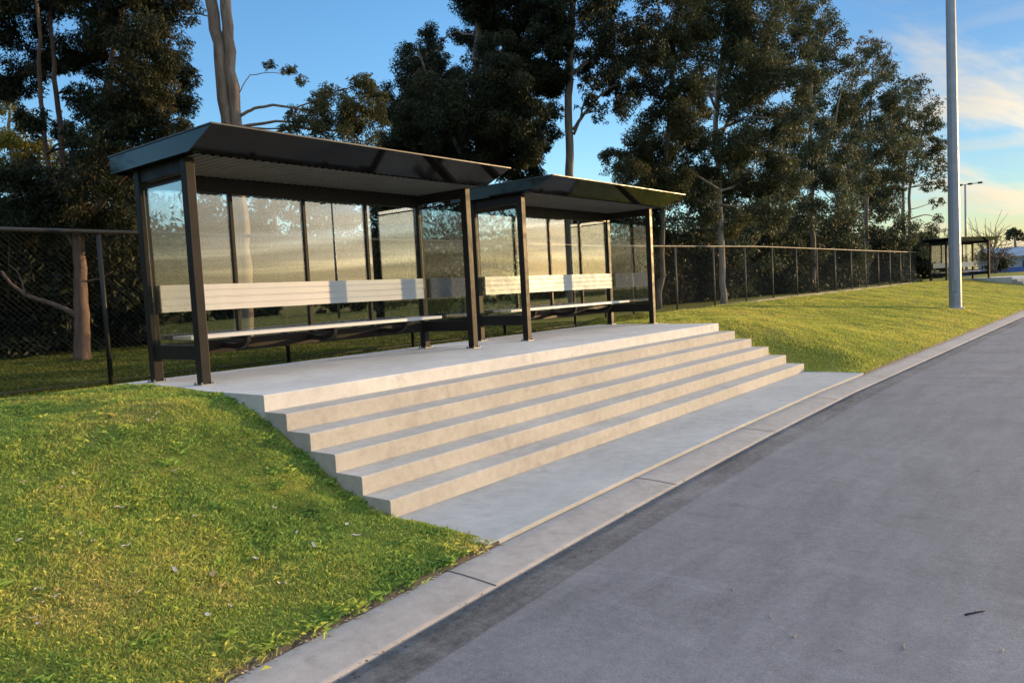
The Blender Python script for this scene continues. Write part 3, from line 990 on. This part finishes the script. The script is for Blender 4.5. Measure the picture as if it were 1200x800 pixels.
# shrubs: three prototypes, copied
def shrub_proto(w, h, leaf, mat, n=9):
    root = empty("shrub")
    mb = MB()
    cs, rs_, cnt = [], [], []
    area = leaf[0] * leaf[1] * .5
    for k in range(n):
        a = rng.uniform(0, 2 * math.pi); q = w * .55 * rng.random() ** .5
        top = np.array([q * math.cos(a), q * math.sin(a), h * rng.uniform(.45, .85)])
        mb.tube(jag([(rng.normal(0, .15), rng.normal(0, .15), -.1), (top[0] * .5, top[1] * .5, top[2] * .5), top], 3, .08), list(np.linspace(.05, .015, 7)), 5)
        for j in range(16):
            t = rng.uniform(.12, 1.1)
            o = top * np.array([1, 1, t]) + rng.normal(0, w * .2, 3) * np.array([1, 1, .6])
            o[2] = max(o[2], .2)
            cr = w * rng.uniform(.12, .22)
            cs.append(o); rs_.append(cr); cnt.append(int(1.5 * math.pi * cr * cr / area * rng.uniform(.6, 1.2)))
    mb.build("stems", M["bark_grey"], root)
    V, Fq, rnd = leaves(np.array(cs), np.array(rs_), np.array(cnt), leaf)
    np_mesh("foliage", V, Fq, mat, root, rnd)
    return root
SG = "dark shrubs behind the fence"
SL = "dense dark shrub in the thicket behind the fence"
protos = [shrub_proto(2.2, 3.6, (.15, .05), M["leaf_dark"]), shrub_proto(2.6, 3.2, (.17, .055), M["leaf_dark"]), shrub_proto(2.4, 4.0, (.2, .06), M["leaf_mid"])]
spots = [(-60, 412, 17, 1.1), (5, 408, 18, 1.05), (58, 406, 19.5, 1.15), (118, 405, 19, 1.1), (165, 404, 20.5, 1.1), (212, 402, 21, .95), (330, 398, 21, .85), (390, 394, 22, .9), (455, 388, 23, 1.0), (520, 382, 24, 1.05),
         (620, 374, 25, 1.0), (700, 366, 29, 1.15), (745, 362, 32, 1.2), (790, 357, 34, 1.15), (825, 352, 37, 1.3), (868, 349, 40, 1.3), (905, 346, 43, 1.35), (940, 343, 46, 1.4), (975, 340, 50, 1.35), (1005, 336, 55, 1.4), (1035, 333, 62, 1.35), (1068, 330, 68, 1.3),
         (1085, 327, 75, 1.2), (270, 396, 27, 1.2), (30, 400, 26, 1.5), (140, 398, 28, 1.5)]
used = [False] * 3
for i, (px, py, d, s) in enumerate(spots):
    k = i % 2 if px < 760 else 2 - (i % 2)
    src = protos[k]
    o = copy_tree(src) if used[k] else src
    used[k] = True
    p = at(px, py, d)
    o.location = (p[0], p[1], .72 if d < 40 else .8)
    o.rotation_euler = (0, 0, rng.uniform(0, 6.28))
    o.scale = (s * 1.05, s * 1.05, s * rng.uniform(.9, 1.1))
    tag(o, SL, "shrub", SG)

# sunlit yellow-green tree far behind at the left edge
d = 30
build_tree("tree", "sunlit yellow-green tree glimpsed through the far left tree's stems", at(25, 395, d),
    [stem(d, [(25, 395), (20, 300), (15, 200), (12, 130)], .2, .05)],
    blobs(d, [(10, 115, 20), (18, 150, 30), (5, 185, 34), (45, 180, 26), (60, 215, 26), (25, 225, 36), (75, 250, 28), (10, 270, 36), (50, 280, 36), (70, 185, 14)], .05),
    (.24, .08), mat_leaf("leaves_yellow_green", [(.3, (.07, .075, .015)), (.55, (.14, .125, .02)), (.8, (.22, .17, .035))]), M["bark_grey"], None, 14, .6)

# distant vegetation at right
d = 82
build_tree("tree", "small round dark tree on the skyline above the far shed", at(1190, 312, d),
    [stem(d, [(1190, 312), (1190, 290), (1189, 278)], .2, .08)], blobs(d, [(1190, 271, 7), (1183, 275, 6), (1196, 275, 6)], .02), (.5, .2), M["leaf_dark"], M["bark_grey"], None, 14, .9)
bare = empty("bare_shrub", tuple(at(1163, 318, 66)))
mb = MB(); b0 = np.array(bare.location)
for k in range(26):
    e_ = at(1163 + rng.uniform(-24, 26), 283 + rng.uniform(-16, 18), 66 + rng.uniform(-2, 2))
    m_ = at(1163 + rng.uniform(-8, 8), 303, 66)
    mb.tube([p - b0 for p in jag([at(1163 + rng.uniform(-4, 4), 319, 66), m_, e_], 3, .1)], list(np.linspace(.06, .02, 7)), 4)
    for q in range(3):
        mb.tube([p - b0 for p in jag([m_ + (e_ - m_) * rng.uniform(.3, .8), e_ + rng.normal(0, .8, 3)], 2, .1)], list(np.linspace(.03, .012, 3)), 4)
mb.build("branches", M["bark_grey"], bare)
V, Fq, rnd = leaves(np.array([at(1160 + rng.uniform(-20, 20), 303 + rng.uniform(-6, 10), 67) for _ in range(30)]), np.full(30, .8), np.full(30, 70), (.3, .1))
np_mesh("foliage", V - b0, Fq, M["leaf_mid"], bare, rnd)
tag(bare, "bare twiggy shrub between the small distant shelter and the far shed", "shrub")

# wood and horizon
def wood(name, pts, h, nleaf, leaf, mat):
    V_ = []
    cs, rs_, cnt = [], [], []
    for (x, y) in pts:
        hh = h * rng.uniform(.55, 1.2)
        for k in range(7):
            cs.append((x + rng.normal(0, h * .35), y + rng.normal(0, h * .35), hh * rng.uniform(.1, .95))); rs_.append(h * rng.uniform(.2, .36)); cnt.append(nleaf)
    V, Fq, rnd = leaves(np.array(cs), np.array(rs_), np.array(cnt), leaf)
    return np_mesh(name, V, Fq, mat, None, rnd)
p1 = [(x, -75 + 6 * math.sin(x * .07) + rng.normal(0, 3)) for x in np.arange(0, 190, 3.2)]
tag(wood("far_wood", p1, 3.4, 130, (.6, .22), M["leaf_dark"]), "low dark wood across the road, seen only as a mirror image in the shelter glass", "wood", kind="stuff")
p2 = [(x, 26 + .22 * max(0, x - 20) + rng.normal(0, 2)) for x in np.arange(-8, 110, 2.2)]
tag(wood("undergrowth", p2, 5.6, 900, (.26, .085), M["leaf_dark"]), "dark mass of undergrowth filling the wood behind the trees", "undergrowth", kind="stuff")
p4 = [(-7.5 - 24 * rng.random(), 4.5 + 13 * rng.random()) for _ in range(56)]  # out-of-frame wood added to shade left-facing faces and side panes
tag(wood("unseen_shade_wood", p4, 9, 190, (.45, .16), M["leaf_dark"]), "unseen tall wood added left of frame to darken left-facing sides and pane reflections", "wood", kind="stuff")
p3 = [(120 + rng.normal(0, 4), y) for y in np.arange(-30, 22, 3)]
tag(wood("distant_scrub", p3, 2.6, 50, (1.0, .4), M["leaf_mid"]), "thin band of scrub on the horizon at the far right", "scrub", kind="stuff")

# ------------------------------------------------------------------ grass blades
def blades(n, xr, yr, lrange, wrange, density_fn=None, pad=40, zoff=0.0, lean=.55):
    x = rng.uniform(*xr, n); y = rng.uniform(*yr, n)
    ky = kerb_y(x)
    ok = (y > ky + .045 - .07 * rng.random(n)) & ~((x > 3.655) & (x < 13.115) & (y < YB + .01) & (y > 4.1)) & ~((x > 3.69) & (x < 13.09) & (y < 4.13))
    x, y = x[ok], y[ok]
    z = height(x, y)
    P = np.stack([x, y, z + zoff], -1)
    vis, dep = in_view(P, pad)
    if density_fn is not None:
        vis &= rng.random(len(x)) < density_fn(dep)
    thin = np.sin(2.3 * P[:, 0] + 1.1 * np.sin(3.1 * P[:, 1])) * np.sin(2.9 * P[:, 1] + 1.7 * np.sin(1.3 * P[:, 0]))
    vis &= rng.random(len(P)) < np.where(thin > .72, .35, 1.0)
    P = P[vis]; dep = dep[vis]
    n = len(P)
    a = rng.uniform(0, 2 * math.pi, n)
    patch = .5 + .5 * np.sin(P[:, 0] * 3.1 + np.sin(P[:, 1] * 2.3) * 2) * np.sin(P[:, 1] * 3.7 + 1.3 * np.sin(P[:, 0] * 1.9))
    ln = rng.uniform(*lrange, n) * (.65 + .6 * patch)
    wd = rng.uniform(*wrange, n)
    up = np.stack([rng.normal(0, lean, n), rng.normal(0, lean, n), np.ones(n)], -1)
    up /= np.linalg.norm(up, axis=1)[:, None]
    s = np.stack([np.cos(a), np.sin(a), np.zeros(n)], -1)
    bend = np.stack([np.cos(a + 1.5), np.sin(a + 1.5), -.4 * np.ones(n)], -1) * (ln * rng.uniform(0, .5, n))[:, None]
    base = P - np.array([0, 0, .004])
    V = np.stack([base - s * wd[:, None] / 2, base + s * wd[:, None] / 2, base + up * (ln * .55)[:, None] + s * wd[:, None] * .38, base + up * ln[:, None] + bend], 1).reshape(-1, 3)
    i = np.arange(n) * 4
    Fq = np.stack([i, i + 1, i + 2, i + 3], -1)
    return V, Fq, rng.random(n)

V, Fq, rnd = blades(900000, (-3.5, 3.68), (2.3, 8.5), (.018, .045), (.003, .0065), lambda dep: np.clip(3.2 / dep, 0.12, 1), 30)
# taller tufts and weeds among the short turf, ragged at the edges
T1_, T2_, T3_ = [V], [Fq], [rnd]
base_n = len(V)
for k in range(260):
    if k < 26:
        tx = rng.uniform(.8, 3.62); ty = float(kerb_y(tx)) + rng.uniform(.02, .07)
    elif k < 70:
        ty = rng.uniform(4.1, 6.3); tx = 3.64 - abs(rng.normal(0, .03))
    else:
        tx = rng.uniform(-2, 3.6); ty = rng.uniform(3.1, 8.0)
        if ty < kerb_y(tx) + .05: continue
    nb = int(rng.integers(14, 46))
    sp = rng.uniform(.015, .05)
    x = tx + rng.normal(0, sp, nb); y = ty + rng.normal(0, sp, nb)
    P = np.stack([x, y, height(x, y)], -1)
    if k < 26: P[:, 2] = np.maximum(P[:, 2], -.012)
    ln = rng.uniform(.025, .07, nb); wd = rng.uniform(.0018, .0032, nb)
    a = rng.uniform(0, 6.28, nb)
    up = np.stack([np.cos(a) * .6, np.sin(a) * .6, rng.uniform(.5, 1, nb)], -1); up /= np.linalg.norm(up, axis=1)[:, None]
    s_ = np.stack([-np.sin(a), np.cos(a), np.zeros(nb)], -1)
    tip = P + up * ln[:, None] + np.stack([np.cos(a), np.sin(a), -.8 * np.ones(nb)], -1) * (ln * .35)[:, None]
    Vt = np.stack([P - s_ * wd[:, None] / 2, P + s_ * wd[:, None] / 2, P + up * (ln * .6)[:, None] + s_ * wd[:, None] * .4, tip], 1).reshape(-1, 3)
    T1_.append(Vt); T2_.append(np.arange(4 * nb).reshape(-1, 4) + base_n); T3_.append(np.clip(rng.random() * .7 + rng.random(nb) * .3, 0, 1))
    base_n += len(Vt)
V, Fq, rnd = np.concatenate(T1_), np.concatenate(T2_), np.concatenate(T3_)
g = np_mesh("grass", V, Fq, M["grass"], None, rnd)
tag(g, "short sunlit grass on the near mound left of the steps", "grass", kind="stuff")
V, Fq, rnd = blades(620000, (13.0, 50), (1.8, 8.85), (.02, .05), (.010, .02), lambda dep: np.clip(15 / dep, 0.2, 1) ** 1.3, 20)
g = np_mesh("grass", V, Fq, M["grass_far"], None, rnd)
tag(g, "sunlit yellow-green grass on the sloping lawn right of the steps", "grass", kind="stuff")
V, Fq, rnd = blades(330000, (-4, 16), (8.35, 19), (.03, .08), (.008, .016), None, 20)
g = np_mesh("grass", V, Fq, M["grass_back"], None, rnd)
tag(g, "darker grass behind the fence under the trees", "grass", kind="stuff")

# ------------------------------------------------------------------ small litter
def ground_hit(px, py):
    d = (MR.T @ np.array([(px - 600) / F_PX, -(py - 400) / F_PX, 1.0]))
    t = np.arange(2.0, 40, .004)
    P = CAM + d * t[:, None]
    hz = np.where(P[:, 1] > kerb_y(P[:, 0]), height(P[:, 0], P[:, 1]), -.05)
    k = np.argmax(P[:, 2] <= hz)
    return P[k]

def leaf_thing(px, py, length, width, rz, mat, label, group, curl=.25):
    p = ground_hit(px, py)
    n = 7
    vs, fs = [], []
    for i in range(n):
        t = i / (n - 1)
        w = width * math.sin(math.pi * min(max(t, .06), .97)) ** .8 / 2
        z = .03 + curl * length * (t - .5) ** 2 + .006 * math.sin(7 * t)
        for s, dz in ((-1, .006), (0, 0), (1, .009)):
            vs.append(((t - .5) * length, s * w, z + dz * (w / (width / 2))))
    for i in range(n - 1):
        for k in range(2):
            a = i * 3 + k
            fs.append((a, a + 1, a + 4, a + 3))
    o = MB().add(vs, fs, True).build("fallen_leaf", mat)
    o.location = tuple(p)
    o.rotation_euler = (rng.normal(0, .1), rng.normal(0, .1), rz)
    return tag(o, label, "leaf", group)

LG = "pale dry leaves on the near lawn"
leaf_thing(251, 679, .085, .045, 1.0, M["dry_leaf_tan"], "single broad orange-tan dry leaf lying on the near lawn", None)
pale = [(28, 570), (75, 576), (87, 560), (112, 578), (119, 570), (322, 600), (350, 628), (407, 619), (418, 632), (368, 644), (271, 717), (245, 727), (46, 697), (50, 713), (68, 698), (66, 705), (40, 731), (44, 739), (262, 692), (163, 700),
        (180, 494), (174, 497), (184, 489), (205, 674), (110, 640), (95, 632), (150, 645), (330, 690), (300, 660), (20, 640), (230, 610), (140, 600), (205, 556)]
for (px, py) in pale:
    leaf_thing(px, py, rng.uniform(.035, .085), rng.uniform(.014, .024), rng.uniform(0, 6.28), M["dry_leaf_pale"], "small pale dry leaf scattered on the near lawn", LG)

def twig_thing(px, py, length, rz, mat, label, group=None, r=.004, road=True):
    d = (MR.T @ np.array([(px - 600) / F_PX, -(py - 400) / F_PX, 1.0]))
    p = CAM + d * ((-.03 - 1.6) / d[2])
    y = p[1] - float(kerb_y(p[0]))
    z = float(np.interp(-y, [.4, .72, 1.2, 2.5, 4, 6, 8.4], [-.035, -.037, -.036, -.02, -.005, -.02, -.06]))
    mb = MB()
    pts = jag([(-length / 2, 0, 0), (0, rng.normal(0, length * .06), 0), (length / 2, 0, 0)], 3, .12)
    for q in pts: q[2] = r * .9
    mb.tube(pts, [r * (1.1 - .08 * i) for i in range(len(pts))], 6)
    if rng.random() < .6:
        mb.tube([pts[3], pts[3] + np.array([length * .2, length * .16, 0])], [r * .7, r * .35], 5)
    o = mb.build("twig", mat)
    o.location = (p[0], p[1], z)
    o.rotation_euler = (0, 0, rz)
    return tag(o, label, "twig", group)
twig_thing(1143, 721, .12, -.62, M["twig_dark"], "flat dark stick lying on the asphalt at lower right", None, .0042)
TWG = "pale twigs scattered on the asphalt"
for (px, py) in [(1109, 728), (1175, 766), (903, 722), (932, 746), (985, 763), (862, 590), (908, 625), (930, 746), (860, 690), (1060, 760), (1146, 553), (935, 533)]:
    twig_thing(px, py, rng.uniform(.02, .055), rng.uniform(0, 3.1), M["twig"], "small pale dry twig lying on the asphalt road", TWG, .0018)

# grit and leaf crumbs gathered along the lawn edge, the gutter and the step corners
def crumbs(n, fn, size, mat, label):
    P = fn(n)
    vis, _ = in_view(P, 20)
    P = P[vis]; n = len(P)
    a = rng.uniform(0, 6.28, n); l = size * rng.uniform(.4, 1.6, n); w_ = l * rng.uniform(.25, .8, n)
    d_ = np.stack([np.cos(a), np.sin(a), rng.normal(0, .15, n)], -1); s_ = np.stack([-np.sin(a), np.cos(a), rng.normal(0, .15, n)], -1)
    V = np.stack([P - d_ * l[:, None], P + s_ * w_[:, None], P + d_ * l[:, None], P - s_ * w_[:, None]], 1).reshape(-1, 3)
    return tag(np_mesh("debris", V, np.arange(4 * n).reshape(-1, 4), mat, None), label, "debris", kind="stuff")
def along_gutter(n):
    x = rng.uniform(1, 26, n); o = -.40 - np.abs(rng.normal(0, .07, n))
    return np.stack([x, kerb_y(x) + o, np.full(n, -.029)], -1)
def along_lawn(n):
    x = np.concatenate([rng.uniform(.8, 3.7, n // 2), rng.uniform(13, 26, n - n // 2)]); o = .012 - np.abs(rng.normal(0, .03, n))
    return np.stack([x, kerb_y(x) + o, np.full(n, -.011)], -1)
crumbs(900, along_gutter, .007, M["twig_dark"], "dark grit and leaf crumbs gathered in the gutter along the asphalt edge")
crumbs(700, along_lawn, .009, M["twig"], "dry crumbs of leaf and soil along the lawn edge on the kerb")

# ------------------------------------------------------------------ sky, sun
SUN_AZ, SUN_EL = rad(-27), rad(5.8)
sun_dir = Vector((math.cos(SUN_AZ) * math.cos(SUN_EL), math.sin(SUN_AZ) * math.cos(SUN_EL), math.sin(SUN_EL)))
sl = bpy.data.lights.new("sun", "SUN")
sl.energy = 1.7
sl.angle = rad(.6)
sl.color = (1.0, .64, .28)
so = bpy.data.objects.new("sun", sl)
so.rotation_euler = sun_dir.to_track_quat("Z", "Y").to_euler()
COL.objects.link(so)

w = bpy.data.worlds.new("World")
scene.world = w
w.use_nodes = True
nt = w.node_tree
bg = nt.nodes["Background"]
sky = N(nt, "ShaderNodeTexSky", sky_type="NISHITA", sun_disc=False)
sky.sun_elevation = SUN_EL
sky.sun_rotation = math.atan2(sun_dir.x, sun_dir.y)
sky.altitude = 50
sky.air_density = 1.0
sky.dust_density = .6
sky.ozone_density = 2.2
hs = N(nt, "ShaderNodeHueSaturation")
hs.inputs["Saturation"].default_value = 1.12
hs.inputs["Value"].default_value = 1.0
L(nt, sky.outputs[0], hs.inputs["Color"])
tc = N(nt, "ShaderNodeTexCoord")
d = tc.outputs["Generated"]
sx = N(nt, "ShaderNodeSeparateXYZ"); L(nt, d, sx.inputs[0])
dot = N(nt, "ShaderNodeVectorMath", operation="DOT_PRODUCT")
L(nt, d, dot.inputs[0]); dot.inputs[1].default_value = sun_dir
near = math_n(nt, "MAXIMUM", dot.outputs["Value"], 0.0)
glow = math_n(nt, "POWER", near, 14.0)
# cloud sheet coordinates: direction projected on a plane overhead
den = math_n(nt, "ADD", math_n(nt, "MAXIMUM", sx.outputs[2], 0.0), .10)
cu = math_n(nt, "DIVIDE", sx.outputs[0], den)
cv = math_n(nt, "DIVIDE", sx.outputs[1], den)
cx_ = N(nt, "ShaderNodeCombineXYZ"); L(nt, cu, cx_.inputs[0]); L(nt, cv, cx_.inputs[1])
mp = N(nt, "ShaderNodeMapping"); mp.inputs["Rotation"].default_value = (0, 0, rad(20)); mp.inputs["Scale"].default_value = (.55, 1.5, 1); mp.inputs["Location"].default_value = (.35, .2, 0)
L(nt, cx_.outputs[0], mp.inputs[0])
cn = noise(nt, mp.outputs[0], 1.1, 7, .6, .5)
cm = maprange(nt, cn, .46, .66)
# horizontal cloud bands low down
mb_ = N(nt, "ShaderNodeMapping"); mb_.inputs["Scale"].default_value = (1.0, 1.0, 19); mb_.inputs["Location"].default_value = (0, 0, .35)
L(nt, d, mb_.inputs[0])
bn = noise(nt, mb_.outputs[0], 1.5, 4, .55, .3)
bm_ = maprange(nt, bn, .43, .60)
# clear of cloud away from the sun side (north-east of the picture)
side = maprange(nt, math_n(nt, "ADD", math_n(nt, "MULTIPLY", sx.outputs[0], .25), math_n(nt, "MULTIPLY", sx.outputs[1], -1.0)), -.10, .16)
low = maprange(nt, sx.outputs[2], .34, .10)
cm = math_n(nt, "MULTIPLY", math_n(nt, "MULTIPLY", cm, side), .85)
bm_ = math_n(nt, "MULTIPLY", math_n(nt, "MULTIPLY", bm_, low), math_n(nt, "MULTIPLY", side, maprange(nt, sx.outputs[1], .16, -.25, .38, .8)))
k1 = math_n(nt, "MULTIPLY_ADD", glow, 5.0, 1.35)
cc = N(nt, "ShaderNodeVectorMath", operation="SCALE"); cc.inputs[0].default_value = (1.0, .86, .66); L(nt, k1, cc.inputs["Scale"])
k2 = math_n(nt, "MULTIPLY_ADD", glow, 8.0, 1.08)
cb = N(nt, "ShaderNodeVectorMath", operation="SCALE"); cb.inputs[0].default_value = (1.0, .82, .55); L(nt, k2, cb.inputs["Scale"])
ne = maprange(nt, sx.outputs[1], -.40, .02)
tint = mix(nt, maprange(nt, sx.outputs[1], .05, .7), (.21, .285, .38), (.55, .64, .75))
s0 = mix(nt, ne, hs.outputs[0], mix(nt, 1.0, hs.outputs[0], tint, "MULTIPLY"))
# added overhead brightness above the frame, fills the paving with light
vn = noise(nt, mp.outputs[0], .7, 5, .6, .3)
fill_veil = math_n(nt, "MULTIPLY", maprange(nt, sx.outputs[2], .36, .75), maprange(nt, vn, .25, .6, .45, .95))
s0 = mix(nt, fill_veil, s0, (1.95, 2.25, 2.75))
s1 = mix(nt, cm, s0, cc.outputs[0])
bank = math_n(nt, "MULTIPLY", maprange(nt, math_n(nt, "MULTIPLY", sx.outputs[1], -1.0), .05, .45), maprange(nt, sx.outputs[2], .42, .20))
bank = math_n(nt, "MULTIPLY", bank, .88)
kg = math_n(nt, "MULTIPLY", math_n(nt, "MULTIPLY_ADD", glow, 3.2, 1.75), maprange(nt, noise(nt, mb_.outputs[0], 1.7, 3, .5, .3), .38, .62, .5, 1.5))
cg = N(nt, "ShaderNodeVectorMath", operation="SCALE"); L(nt, mix(nt, maprange(nt, sx.outputs[2], .035, .115), (1.95, 1.5, .86), (.74, .84, .90)), cg.inputs[0]); L(nt, kg, cg.inputs["Scale"])
s1 = mix(nt, bank, s1, cg.outputs[0])
s2 = mix(nt, bm_, s1, cb.outputs[0])
hz = math_n(nt, "MULTIPLY", maprange(nt, sx.outputs[2], .105, .0), maprange(nt, sx.outputs[1], .42, .0, .0, .62))
s2 = mix(nt, hz, s2, (1.42, 1.16, .66))
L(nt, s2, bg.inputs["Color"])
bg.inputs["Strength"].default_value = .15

scene.view_settings.view_transform = "Standard"
scene.view_settings.look = "None"
scene.view_settings.gamma = 1
scene.view_settings.exposure = 2.0
scene.cycles.max_bounces = 8
scene.cycles.transparent_max_bounces = 24
scene.cycles.use_denoising = True
